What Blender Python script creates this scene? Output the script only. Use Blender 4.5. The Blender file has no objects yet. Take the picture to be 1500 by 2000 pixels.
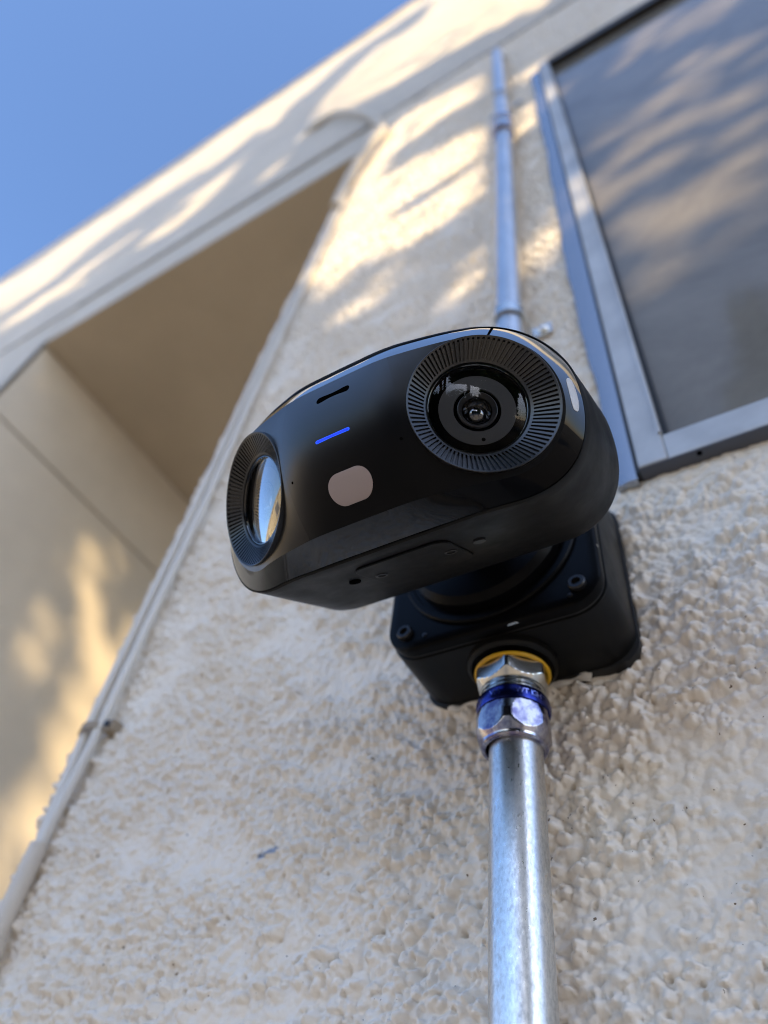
import bpy, bmesh, math, random
import numpy as np
from mathutils import Vector, Matrix

random.seed(7)
RNG = np.random.default_rng(11)
S = bpy.context.scene
COL = S.collection
R = math.radians

# ------------------------------------------------------------------ camera, sky, sun, exposure
# All sizes below are in metres.  x runs along the wall to the right, y into the wall, z up.
H = 1.10                                   # height of the phone that took the picture
YW = 0.292                                 # mean plane of the stucco wall
cam = bpy.data.cameras.new('camera'); camo = bpy.data.objects.new('camera', cam); COL.objects.link(camo)
cr, cu, cf = Vector((0.860056, 0.498249, 0.109782)), Vector((0.319258, -0.693415, 0.645949)), Vector((-0.397968, 0.520504, 0.755445))
camo.matrix_world = Matrix(((cr.x, cu.x, -cf.x, 0), (cr.y, cu.y, -cf.y, 0), (cr.z, cu.z, -cf.z, H), (0, 0, 0, 1)))
cam.sensor_fit = 'VERTICAL'; cam.sensor_height = 24.0; cam.lens = 24.0 * 1450 / 2000
cam.clip_start = 0.01; cam.clip_end = 500
cam.dof.use_dof = True; cam.dof.focus_distance = 0.270; cam.dof.aperture_fstop = 4.4
cam.dof.aperture_blades = 0
S.camera = camo

SUN_AZ, SUN_EL = 140.0, 27.0               # azimuth from +y towards +x
SD = Vector((math.sin(R(SUN_AZ)) * math.cos(R(SUN_EL)), math.cos(R(SUN_AZ)) * math.cos(R(SUN_EL)), math.sin(R(SUN_EL))))
world = bpy.data.worlds.new('World'); S.world = world; world.use_nodes = True
wn = world.node_tree; bg = wn.nodes['Background']
sky = wn.nodes.new('ShaderNodeTexSky'); sky.sky_type = 'NISHITA'; sky.sun_disc = False
sky.sun_elevation = R(SUN_EL); sky.sun_rotation = R(SUN_AZ)
sky.air_density = 0.78; sky.dust_density = 1.1; sky.ozone_density = 4.2
wn.links.new(sky.outputs[0], bg.inputs[0]); bg.inputs[1].default_value = 0.15
sun = bpy.data.lights.new('sun', 'SUN'); sun.energy = 2.6; sun.angle = R(0.53); sun.color = (1.0, 0.76, 0.43)
suno = bpy.data.objects.new('sun', sun); COL.objects.link(suno)
suno.rotation_euler = (-SD).to_track_quat('-Z', 'Y').to_euler(); suno.location = SD * 20
S.view_settings.view_transform = 'Standard'; S.view_settings.look = 'None'
S.view_settings.exposure = 1.62; S.view_settings.gamma = 1.0
S.cycles.max_bounces = 8; S.cycles.transparent_max_bounces = 12
S.cycles.sample_clamp_indirect = 6.0
S.cycles.use_denoising = True
S.cycles.filter_width = 1.0

# ------------------------------------------------------------------ helpers
def tag(o, label=None, cat=None, group=None, kind=None):
    if label: o['label'] = label
    if cat: o['category'] = cat
    if group: o['group'] = group
    if kind: o['kind'] = kind
    return o

def empty(name, M=None):
    o = bpy.data.objects.new(name, None); COL.objects.link(o); o.empty_display_size = 0.02
    if M is not None: o.matrix_world = M
    return o

def mesh(name, V, F, m, parent=None, smooth=True, sharp=None):
    me = bpy.data.meshes.new(name)
    me.from_pydata([tuple(map(float, v)) for v in V], [], [tuple(int(i) for i in f) for f in F])
    me.validate()
    bm = bmesh.new(); bm.from_mesh(me)
    bmesh.ops.remove_doubles(bm, verts=bm.verts, dist=1e-7)
    bmesh.ops.recalc_face_normals(bm, faces=bm.faces); bm.to_mesh(me); bm.free()
    me.polygons.foreach_set('use_smooth', [smooth] * len(me.polygons))
    if smooth and sharp is not None: me.set_sharp_from_angle(angle=R(sharp))
    if m is not None: me.materials.append(m)
    o = bpy.data.objects.new(name, me); COL.objects.link(o)
    if parent is not None: o.parent = parent
    return o

class MB:
    """collects verts and faces"""
    def __init__(s): s.v = []; s.f = []
    def add(s, V, F):
        b = len(s.v); s.v += [tuple(v) for v in V]; s.f += [tuple(i + b for i in f) for f in F]; return s
    def box(s, a, b):
        x0, y0, z0 = a; x1, y1, z1 = b
        return s.add([(x0, y0, z0), (x1, y0, z0), (x1, y1, z0), (x0, y1, z0), (x0, y0, z1), (x1, y0, z1), (x1, y1, z1), (x0, y1, z1)],
                     [(0, 3, 2, 1), (4, 5, 6, 7), (0, 1, 5, 4), (1, 2, 6, 5), (2, 3, 7, 6), (3, 0, 4, 7)])
    def rings(s, rings, cap0=True, cap1=True):
        n = len(rings[0]); b = len(s.v)
        for r in rings: s.v += [tuple(p) for p in r]
        for k in range(len(rings) - 1):
            for i in range(n):
                j = (i + 1) % n
                s.f.append((b + k * n + i, b + k * n + j, b + (k + 1) * n + j, b + (k + 1) * n + i))
        if cap0: s.f.append(tuple(b + i for i in range(n))[::-1])
        if cap1: s.f.append(tuple(b + (len(rings) - 1) * n + i for i in range(n)))
        return s
    def lathe(s, prof, n=48, c=(0, 0, 0), cap0=True, cap1=True, axis='z'):
        rr = []
        for r, h in prof:
            ring = []
            for i in range(n):
                a = 2 * math.pi * i / n; x, y = r * math.cos(a), r * math.sin(a)
                if axis == 'z': p = (c[0] + x, c[1] + y, c[2] + h)
                elif axis == 'y': p = (c[0] + x, c[1] + h, c[2] + y)
                else: p = (c[0] + h, c[1] + x, c[2] + y)
                ring.append(p)
            rr.append(ring)
        return s.rings(rr, cap0, cap1)
    def tube(s, pts, rad, n=12):
        pts = [Vector(p) for p in pts]; rr = []; up = None
        for i, p in enumerate(pts):
            t = (pts[min(i + 1, len(pts) - 1)] - pts[max(i - 1, 0)]).normalized()
            if up is None: up = t.orthogonal().normalized()
            up = (up - t * up.dot(t)).normalized(); q = t.cross(up)
            ra = rad[i] if hasattr(rad, '__len__') else rad
            rr.append([p + up * ra * math.cos(2 * math.pi * k / n) + q * ra * math.sin(2 * math.pi * k / n) for k in range(n)])
        return s.rings(rr)
    def build(s, name, m, parent=None, smooth=True, sharp=35): return mesh(name, s.v, s.f, m, parent, smooth, sharp)

def bevelled(o, w, seg=2):
    md = o.modifiers.new('edge', 'BEVEL'); md.width = w; md.segments = seg; md.limit_method = 'ANGLE'; md.angle_limit = R(40)
    return o

# ------------------------------------------------------------------ materials
def mat(name, col, rough=0.5, metal=0.0, spec=0.5, ior=1.5, coat=0.0, coat_rough=0.05):
    m = bpy.data.materials.new(name); m.use_nodes = True
    b = m.node_tree.nodes['Principled BSDF']
    b.inputs['Base Color'].default_value = (*col, 1); b.inputs['Roughness'].default_value = rough
    b.inputs['Metallic'].default_value = metal; b.inputs['IOR'].default_value = ior
    b.inputs['Specular IOR Level'].default_value = spec
    b.inputs['Coat Weight'].default_value = coat; b.inputs['Coat Roughness'].default_value = coat_rough
    return m

def nodes(m): return m.node_tree, m.node_tree.nodes['Principled BSDF']

def noise(nt, scale, detail=4, rough=0.55, vec=None, dist=0.0):
    n = nt.nodes.new('ShaderNodeTexNoise'); n.inputs['Scale'].default_value = scale; n.inputs['Detail'].default_value = detail
    n.inputs['Roughness'].default_value = rough; n.inputs['Distortion'].default_value = dist
    if vec is not None: nt.links.new(vec, n.inputs['Vector'])
    return n

def ramp(nt, src, stops):
    r = nt.nodes.new('ShaderNodeValToRGB'); e = r.color_ramp.elements
    while len(e) < len(stops): e.new(0.5)
    for q, (p, c) in zip(e, stops): q.position = p; q.color = (*c, 1) if len(c) == 3 else c
    nt.links.new(src, r.inputs[0]); return r

def objcoord(nt, scale=(1, 1, 1)):
    t = nt.nodes.new('ShaderNodeTexCoord'); mp = nt.nodes.new('ShaderNodeMapping'); mp.inputs['Scale'].default_value = scale
    nt.links.new(t.outputs['Object'], mp.inputs['Vector']); return mp.outputs[0]

def bump(nt, b, src, strength, dist, prev=None):
    n = nt.nodes.new('ShaderNodeBump'); n.inputs['Strength'].default_value = strength; n.inputs['Distance'].default_value = dist
    nt.links.new(src, n.inputs['Height'])
    if prev is not None: nt.links.new(prev, n.inputs['Normal'])
    nt.links.new(n.outputs[0], b.inputs['Normal']); return n.outputs[0]

def mixcol(nt, fac, a, bcol):
    n = nt.nodes.new('ShaderNodeMix'); n.data_type = 'RGBA'
    if hasattr(fac, 'is_linked'): nt.links.new(fac, n.inputs[0])
    else: n.inputs[0].default_value = fac
    for k, v in ((6, a), (7, bcol)):
        if hasattr(v, 'is_linked'): nt.links.new(v, n.inputs[k])
        else: n.inputs[k].default_value = (*v, 1)
    return n.outputs[2]

def stucco_material():
    m = mat('stucco_paint', (0.62, 0.57, 0.50), 0.7, spec=0.22)
    nt, b = nodes(m); co = objcoord(nt)
    big = noise(nt, 7.0, 5, 0.6, co)
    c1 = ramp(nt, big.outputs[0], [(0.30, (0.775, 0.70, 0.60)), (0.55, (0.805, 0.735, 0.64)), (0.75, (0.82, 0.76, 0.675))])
    mid = noise(nt, 60.0, 5, 0.65, co)
    f1 = ramp(nt, mid.outputs[0], [(0.56, (0, 0, 0)), (0.72, (1, 1, 1))])
    mm = nt.nodes.new('ShaderNodeMath'); mm.operation = 'MULTIPLY'; mm.inputs[1].default_value = 0.16
    nt.links.new(f1.outputs[0], mm.inputs[0])
    c2 = mixcol(nt, mm.outputs[0], c1.outputs[0], (0.55, 0.44, 0.33))
    # tiny dirt specks
    sp = noise(nt, 330.0, 2, 0.5, co)
    f2 = ramp(nt, sp.outputs[0], [(0.735, (0, 0, 0)), (0.76, (1, 1, 1))])
    c3 = mixcol(nt, f2.outputs[0], c2, (0.16, 0.11, 0.07))
    # blue chalk smear
    t = nt.nodes.new('ShaderNodeTexCoord'); mp = nt.nodes.new('ShaderNodeMapping'); mp.vector_type = 'TEXTURE'
    mp.inputs['Location'].default_value = (-0.2612, YW, H + 0.168); mp.inputs['Rotation'].default_value = (0, R(-24), 0)
    mp.inputs['Scale'].default_value = (0.0085, 0.02, 0.0024)
    nt.links.new(t.outputs['Object'], mp.inputs['Vector'])
    ln = nt.nodes.new('ShaderNodeVectorMath'); ln.operation = 'LENGTH'; nt.links.new(mp.outputs[0], ln.inputs[0])
    sn = noise(nt, 260.0, 3, 0.6, co)
    ad = nt.nodes.new('ShaderNodeMath'); ad.operation = 'ADD'; nt.links.new(ln.outputs['Value'], ad.inputs[0]); nt.links.new(sn.outputs[0], ad.inputs[1])
    f3 = ramp(nt, ad.outputs[0], [(0.85, (0.8, 0.8, 0.8)), (1.0, (0, 0, 0))])
    sc = nt.nodes.new('ShaderNodeMath'); sc.operation = 'MULTIPLY'; sc.inputs[1].default_value = 0.66
    nt.links.new(ad.outputs[0], sc.inputs[0]); nt.links.new(sc.outputs[0], f3.inputs[0])
    c4 = mixcol(nt, f3.outputs[0], c3, (0.19, 0.25, 0.36))
    nt.links.new(c4, b.inputs['Base Color'])
    fine = noise(nt, 900.0, 4, 0.6, co)
    fn = bump(nt, b, fine.outputs[0], 0.3, 0.0004)
    med = noise(nt, 380.0, 4, 0.6, co); bump(nt, b, med.outputs[0], 0.22, 0.0010, fn)
    return m

def plain_stucco(name, col, scale=40, amt=0.004):
    m = mat(name, col, 0.8, spec=0.2); nt, b = nodes(m); co = objcoord(nt)
    n = noise(nt, 3.0, 6, 0.65, co)
    r = ramp(nt, n.outputs[0], [(0.3, tuple(c * 0.90 for c in col)), (0.7, tuple(min(1, c * 1.07) for c in col))])
    nt.links.new(r.outputs[0], b.inputs['Base Color'])
    f = noise(nt, scale, 6, 0.7, co); bump(nt, b, f.outputs[0], 0.6, amt); return m

def galvanised():
    m = mat('galvanised_steel', (0.62, 0.66, 0.70), 0.33, metal=1.0); nt, b = nodes(m)
    co = objcoord(nt, (1, 1, 0.55)); n = noise(nt, 620.0, 6, 0.7, co)
    c = ramp(nt, n.outputs[0], [(0.32, (0.52, 0.525, 0.52)), (0.5, (0.71, 0.71, 0.70)), (0.68, (0.86, 0.86, 0.84))])
    n2 = noise(nt, 45.0, 5, 0.65, objcoord(nt, (1, 1, 0.5)))
    c2 = ramp(nt, n2.outputs[0], [(0.35, (0.82, 0.83, 0.84)), (0.62, (1, 1, 1))])
    mu = nt.nodes.new('ShaderNodeMix'); mu.data_type = 'RGBA'; mu.blend_type = 'MULTIPLY'; mu.inputs[0].default_value = 1
    nt.links.new(c.outputs[0], mu.inputs[6]); nt.links.new(c2.outputs[0], mu.inputs[7])
    # smudged ring low on the tube
    sx = nt.nodes.new('ShaderNodeSeparateXYZ'); t = nt.nodes.new('ShaderNodeTexCoord'); nt.links.new(t.outputs['Object'], sx.inputs[0])
    w = noise(nt, 90, 3, 0.6, t.outputs['Object'])
    a1 = nt.nodes.new('ShaderNodeMath'); a1.operation = 'MULTIPLY_ADD'; a1.inputs[1].default_value = 0.004; nt.links.new(w.outputs[0], a1.inputs[0]); nt.links.new(sx.outputs[2], a1.inputs[2])
    cp = nt.nodes.new('ShaderNodeMath'); cp.operation = 'COMPARE'; cp.inputs[1].default_value = H + 0.0625; cp.inputs[2].default_value = 0.0011; nt.links.new(a1.outputs[0], cp.inputs[0])
    hf = nt.nodes.new('ShaderNodeMath'); hf.operation = 'MULTIPLY'; hf.inputs[1].default_value = 0.45; nt.links.new(cp.outputs[0], hf.inputs[0])
    nt.links.new(mixcol(nt, hf.outputs[0], mu.outputs[2], (0.22, 0.23, 0.25)), b.inputs['Base Color'])
    rr = ramp(nt, n.outputs[0], [(0.3, (0.42,) * 3), (0.7, (0.24,) * 3)]); nt.links.new(rr.outputs[0], b.inputs['Roughness'])
    bump(nt, b, n.outputs[0], 0.22, 0.0003); return m

def plated(name, c0, c1, scale=70, rough=0.22):
    m = mat(name, c0, rough, metal=1.0); nt, b = nodes(m); n = noise(nt, scale, 4, 0.6, objcoord(nt))
    r = ramp(nt, n.outputs[0], [(0.40, c0), (0.60, c1)]); nt.links.new(r.outputs[0], b.inputs['Base Color'])
    f = noise(nt, 700, 3, 0.6, objcoord(nt)); bump(nt, b, f.outputs[0], 0.08, 0.0003); return m

def speckled(name, col, rough, scale, amt, spec=0.5, coat=0.0):
    m = mat(name, col, rough, spec=spec, coat=coat); nt, b = nodes(m); n = noise(nt, scale, 3, 0.6, objcoord(nt))
    bump(nt, b, n.outputs[0], amt, 0.0002)
    n2 = noise(nt, 60, 4, 0.6, objcoord(nt)); r = ramp(nt, n2.outputs[0], [(0.3, (rough * 0.8,) * 3), (0.7, (min(1, rough * 1.2),) * 3)])
    nt.links.new(r.outputs[0], b.inputs['Roughness']); return m

M = {}
M['stucco'] = stucco_material()
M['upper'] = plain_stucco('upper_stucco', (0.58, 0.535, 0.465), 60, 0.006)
M['cap'] = plain_stucco('parapet_paint', (0.64, 0.53, 0.36), 20, 0.002)
M['tan'] = plain_stucco('shaded_ceiling_stucco', (0.50, 0.415, 0.30), 30, 0.002)  # wall stucco turned tan; ceiling shade and warm bounce put into the colour
M['side'] = plain_stucco('side_wall_paint', (0.68, 0.60, 0.475), 30, 0.003)
M['steel'] = galvanised()
M['zinc'] = plated('zinc_plate', (0.62, 0.62, 0.58), (0.78, 0.77, 0.72), 60, 0.2)
M['blue_zinc'] = plated('blue_dyed_zinc', (0.15, 0.148, 0.27), (0.50, 0.495, 0.535), 140, 0.2)
M['blue_band'] = plated('blue_dye', (0.022, 0.032, 0.19), (0.04, 0.055, 0.27), 90, 0.26)
M['yellow'] = mat('yellow_rubber', (0.62, 0.34, 0.01), 0.4)
M['rubber'] = mat('black_rubber', (0.012, 0.012, 0.012), 0.6)
M['face'] = speckled('matte_black_face', (0.0035, 0.0036, 0.004), 0.40, 2600, 0.05, spec=0.32)
M['gloss'] = mat('gloss_black', (0.004, 0.004, 0.0045), 0.035, spec=0.8, ior=1.6)

M['shell'] = speckled('matte_black_shell', (0.0062, 0.0061, 0.0058), 0.48, 2200, 0.10, spec=0.15)
M['flute'] = mat('fluted_black', (0.008, 0.008, 0.0085), 0.28, spec=0.6)
M['recess'] = mat('dark_recess', (0.0012, 0.0012, 0.0012), 0.9, spec=0.0)  # near black; slots and holes carry their shade in this colour
M['annulus'] = mat('charcoal_annulus', (0.040, 0.040, 0.039), 0.55, spec=0.3)
M['barrel'] = mat('lens_barrel', (0.022, 0.022, 0.023), 0.35)
M['lens'] = mat('lens_glass', (0.003, 0.003, 0.004), 0.02, ior=1.9, spec=0.7)
M['cover_plate'] = speckled('shaded_cover_coat', (0.0022, 0.0022, 0.0025), 0.36, 1500, 0.25, spec=0.08)  # blacker than the box coat; the camera's shade is put into the colour
M['box'] = speckled('black_powder_coat', (0.0045, 0.0045, 0.0043), 0.40, 1500, 0.30, spec=0.2)
M['screw'] = mat('black_screw', (0.012, 0.012, 0.013), 0.34, spec=0.35)
M['pill'] = mat('pale_sensor_window', (0.30, 0.235, 0.215), 0.38)
M['white'] = mat('white_window', (0.55, 0.55, 0.55), 0.35)
M['alu'] = plated('mill_aluminium', (0.44, 0.44, 0.435), (0.55, 0.55, 0.54), 14, 0.5)
M['alu'].node_tree.nodes['Principled BSDF'].inputs['Metallic'].default_value = 0.35
M['flange'] = mat('smooth_trim', (0.36, 0.37, 0.39), 0.2, metal=0.8)
M['sill_shadow'] = mat('sill_underside_shade', (0.075, 0.08, 0.10), 0.35)  # dark navy look of the downward frame face, shade put into the colour
M['gasket'] = mat('dark_glazing_gasket', (0.015, 0.015, 0.016), 0.6)
M['cable'] = mat('white_cable_jacket', (0.66, 0.62, 0.55), 0.4)
M['tubing'] = mat('painted_tube', (0.60, 0.54, 0.46), 0.5)
M['clip'] = mat('brown_clip', (0.30, 0.235, 0.16), 0.6)
M['caulk'] = mat('pale_caulk', (0.66, 0.63, 0.58), 0.6)
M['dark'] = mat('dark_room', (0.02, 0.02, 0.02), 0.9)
M['bark'] = plain_stucco('bark', (0.10, 0.075, 0.055), 25, 0.02)

led = bpy.data.materials.new('blue_led'); led.use_nodes = True
lb = led.node_tree.nodes['Principled BSDF']; lb.inputs['Base Color'].default_value = (0.01, 0.02, 0.2, 1)
lb.inputs['Emission Color'].default_value = (0.0, 0.020, 1.0, 1); lb.inputs['Emission Strength'].default_value = 0.46
M['led'] = led
led2 = led.copy(); led2.name = 'blue_led_edge'; lb2 = led2.node_tree.nodes['Principled BSDF']
lb2.inputs['Emission Color'].default_value = (0.0, 0.075, 1.0, 1); lb2.inputs['Emission Strength'].default_value = 0.46
M['led_edge'] = led2

def cover_glass(name, ior, tint=(1, 1, 1)):
    m = bpy.data.materials.new(name); m.use_nodes = True; nt = m.node_tree
    for n in list(nt.nodes): nt.nodes.remove(n)
    out = nt.nodes.new('ShaderNodeOutputMaterial'); mx = nt.nodes.new('ShaderNodeMixShader')
    lw = nt.nodes.new('ShaderNodeLayerWeight'); lw.inputs[0].default_value = 0.5
    pw = nt.nodes.new('ShaderNodeMath'); pw.operation = 'POWER'; pw.inputs[1].default_value = 3.0; nt.links.new(lw.outputs['Facing'], pw.inputs[0])
    fr = nt.nodes.new('ShaderNodeMath'); fr.operation = 'MULTIPLY_ADD'; fr.inputs[1].default_value = 3.2; fr.inputs[2].default_value = ior - 1.5; fr.use_clamp = True
    nt.links.new(pw.outputs[0], fr.inputs[0])
    tr = nt.nodes.new('ShaderNodeBsdfTransparent'); tr.inputs[0].default_value = (*tint, 1)
    gl = nt.nodes.new('ShaderNodeBsdfGlossy'); gl.inputs['Roughness'].default_value = 0.01
    nt.links.new(fr.outputs[0], mx.inputs[0]); nt.links.new(tr.outputs[0], mx.inputs[1]); nt.links.new(gl.outputs[0], mx.inputs[2])
    nt.links.new(mx.outputs[0], out.inputs[0]); return m
def lacquer(name, base, f0, power, rough, gain=0.95):
    m = bpy.data.materials.new(name); m.use_nodes = True; nt = m.node_tree
    for n in list(nt.nodes): nt.nodes.remove(n)
    out = nt.nodes.new('ShaderNodeOutputMaterial'); mx = nt.nodes.new('ShaderNodeMixShader')
    lw = nt.nodes.new('ShaderNodeLayerWeight'); lw.inputs[0].default_value = 0.5
    pw = nt.nodes.new('ShaderNodeMath'); pw.operation = 'POWER'; pw.inputs[1].default_value = power; nt.links.new(lw.outputs['Facing'], pw.inputs[0])
    fr = nt.nodes.new('ShaderNodeMath'); fr.operation = 'MULTIPLY_ADD'; fr.inputs[1].default_value = gain; fr.use_clamp = True; fr.inputs[2].default_value = f0; nt.links.new(pw.outputs[0], fr.inputs[0])
    df = nt.nodes.new('ShaderNodeBsdfDiffuse'); df.inputs[0].default_value = (*base, 1)
    gl = nt.nodes.new('ShaderNodeBsdfGlossy'); gl.inputs['Roughness'].default_value = rough
    nt.links.new(fr.outputs[0], mx.inputs[0]); nt.links.new(df.outputs[0], mx.inputs[1]); nt.links.new(gl.outputs[0], mx.inputs[2])
    nt.links.new(mx.outputs[0], out.inputs[0]); return m
M['chrome'] = lacquer('black_lacquer', (0.003, 0.003, 0.0035), 0.006, 3.0, 0.015, 1.7)
M['face'] = lacquer('matte_black_panel', (0.0032, 0.0032, 0.0036), 0.008, 2.2, 0.34, 0.6)
M['cover'] = cover_glass('cover_glass', 1.503, (0.9, 0.9, 0.92))

def pane_material():
    m = mat('dusty_pane', (0.10, 0.10, 0.10), 0.06, ior=1.26, spec=0.5); nt, b = nodes(m); co = objcoord(nt)
    n = noise(nt, 9.0, 6, 0.65, co, 0.4)
    c = ramp(nt, n.outputs[0], [(0.3, (0.13, 0.122, 0.108)), (0.7, (0.22, 0.205, 0.18))])
    nt.links.new(c.outputs[0], b.inputs['Base Color']); return m
M['pane'] = pane_material()

def leaf_material():
    m = mat('leaf', (0.05, 0.09, 0.025), 0.5, spec=0.3); nt, b = nodes(m)
    n = noise(nt, 1.6, 4, 0.6, objcoord(nt))
    c = ramp(nt, n.outputs[0], [(0.3, (0.035, 0.06, 0.018)), (0.55, (0.055, 0.095, 0.025)), (0.75, (0.10, 0.12, 0.035))])
    nt.links.new(c.outputs[0], b.inputs['Base Color']); return m
M['leaf'] = leaf_material()

def ground_material():
    m = mat('pale_concrete', (0.12, 0.10, 0.08), 0.85, spec=0.3); nt, b = nodes(m); co = objcoord(nt)
    n = noise(nt, 1.2, 6, 0.65, co)
    c = ramp(nt, n.outputs[0], [(0.3, (0.25, 0.232, 0.205)), (0.7, (0.34, 0.32, 0.285))]); nt.links.new(c.outputs[0], b.inputs['Base Color'])
    f = noise(nt, 90, 5, 0.7, co); bump(nt, b, f.outputs[0], 0.4, 0.004); return m
M['ground'] = ground_material()

# ------------------------------------------------------------------ numpy noise for the stucco relief
def _h(ix, iy, seed):
    h = (ix.astype(np.int64) * 374761393 + iy.astype(np.int64) * 668265263 + seed * 974634777) & 0xFFFFFFFF
    h = ((h ^ (h >> 13)) * 1274126177) & 0xFFFFFFFF
    h = ((h ^ (h >> 15)) * 2246822519) & 0xFFFFFFFF
    return ((h ^ (h >> 16)) & 0xFFFFFF) / float(0x1000000)

def perlin(x, y, seed=0):
    ix, iy = np.floor(x), np.floor(y); fx, fy = x - ix, y - iy
    ux, uy = fx * fx * fx * (fx * (fx * 6 - 15) + 10), fy * fy * fy * (fy * (fy * 6 - 15) + 10)
    def g(dx, dy):
        a = _h(ix + dx, iy + dy, seed) * 2 * np.pi
        return np.cos(a) * (fx - dx) + np.sin(a) * (fy - dy)
    a = g(0, 0) * (1 - ux) + g(1, 0) * ux; b = g(0, 1) * (1 - ux) + g(1, 1) * ux
    return (a * (1 - uy) + b * uy) * 1.4

def worley(x, y, seed=0):
    ix, iy = np.floor(x), np.floor(y); best = np.full(x.shape, 9.0); idv = np.zeros(x.shape)
    for dx in (-1, 0, 1):
        for dy in (-1, 0, 1):
            cx, cy = ix + dx, iy + dy
            d = np.hypot(cx + _h(cx, cy, seed) - x, cy + _h(cx, cy, seed + 1) - y)
            k = d < best; best = np.where(k, d, best); idv = np.where(k, _h(cx, cy, seed + 2), idv)
    return best, idv

def sstep(a, b, x):
    t = np.clip((x - a) / (b - a), 0, 1); return t * t * (3 - 2 * t)

def dome(f, r):
    return np.sqrt(np.clip(1 - (f / r) ** 2, 0, 1))

def stucco_height(X, Z):
    """relief of the sprayed stucco in millimetres, X and Z in millimetres"""
    wx = X + 0.45 * perlin(X / 5, Z / 5, 3) + 2.0 * perlin(X / 21, Z / 21, 4)
    wz = Z + 0.45 * perlin(X / 5, Z / 5, 5) + 2.0 * perlin(X / 21, Z / 21, 6)
    big = perlin(X / 75, Z / 50, 7) + 0.7 * perlin(X / 27, Z / 20, 8)
    rough = sstep(-0.75, 0.05, big)
    f1, i1 = worley(wx / 5.6, wz / 5.0, 20)
    f2, i2 = worley(wx / 3.3, wz / 3.1, 30)
    f3, i3 = worley(wx / 11.0, wz / 9.5, 50)
    d1 = dome(f1, 0.62) * (0.15 + 1.0 * i1)
    d2 = dome(f2, 0.60) * (0.10 + 0.9 * i2)
    d3 = (1 - sstep(0.05, 0.70, f3)) * (i3 > 0.3)
    f5, i5 = worley(wx / 1.9, wz / 1.8, 90); d5 = dome(f5, 0.6) * i5
    mid = perlin(wx / 9, wz / 8, 9)
    h = 0.8 * perlin(X / 90, Z / 80, 10) + 0.6 * big
    h = h + rough * (3.7 * d1 + 2.3 * d2 + 2.7 * d3 + 0.6 * mid + 0.6 * d5) + (1 - rough) * (0.8 * mid + 1.1 * d1 + 0.8 * d2 + 0.9)
    f4, i4 = worley(wx / 13.0, wz / 13.0, 70)
    h = h - 4.0 * (1 - sstep(0.03, 0.12, f4)) * (i4 > 0.5) * rough
    h = h + 0.10 * perlin(X / 1.6, Z / 1.6, 12) - 2.4
    return h

# ------------------------------------------------------------------ the ground
def grid_plane(name, x0, x1, y0, y1, z, m, n=2):
    V = [(x0, y0, z), (x1, y0, z), (x1, y1, z), (x0, y1, z)]
    return mesh(name, V, [(0, 1, 2, 3)], m, None, False)
tag(grid_plane('ground', -150, 150, -150, 150, 0.0, M['ground']), kind='structure')

# ------------------------------------------------------------------ the stucco house
house = tag(empty('stucco_house', Matrix.Translation((0, YW, 0))), 'cream stucco house wall with rough sprayed texture rising to a parapet', 'house')
house_inv = Matrix.Translation((0, -YW, 0))
def hpart(o): o.parent = house; o.matrix_parent_inverse = house_inv; return o

XC = -0.472                                     # outer corner of the near wall
WX0, WX1, WZ0, WZ1 = -0.0385, 1.05, H + 0.360, H + 1.588      # window opening
Z_BAND = H + 2.105
Z_CEIL = H + 1.862

def axis_samples(lo, hi, f):
    out = [lo]
    while out[-1] < hi: out.append(out[-1] + f(out[-1]))
    out[-1] = hi; return np.array(out)

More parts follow.
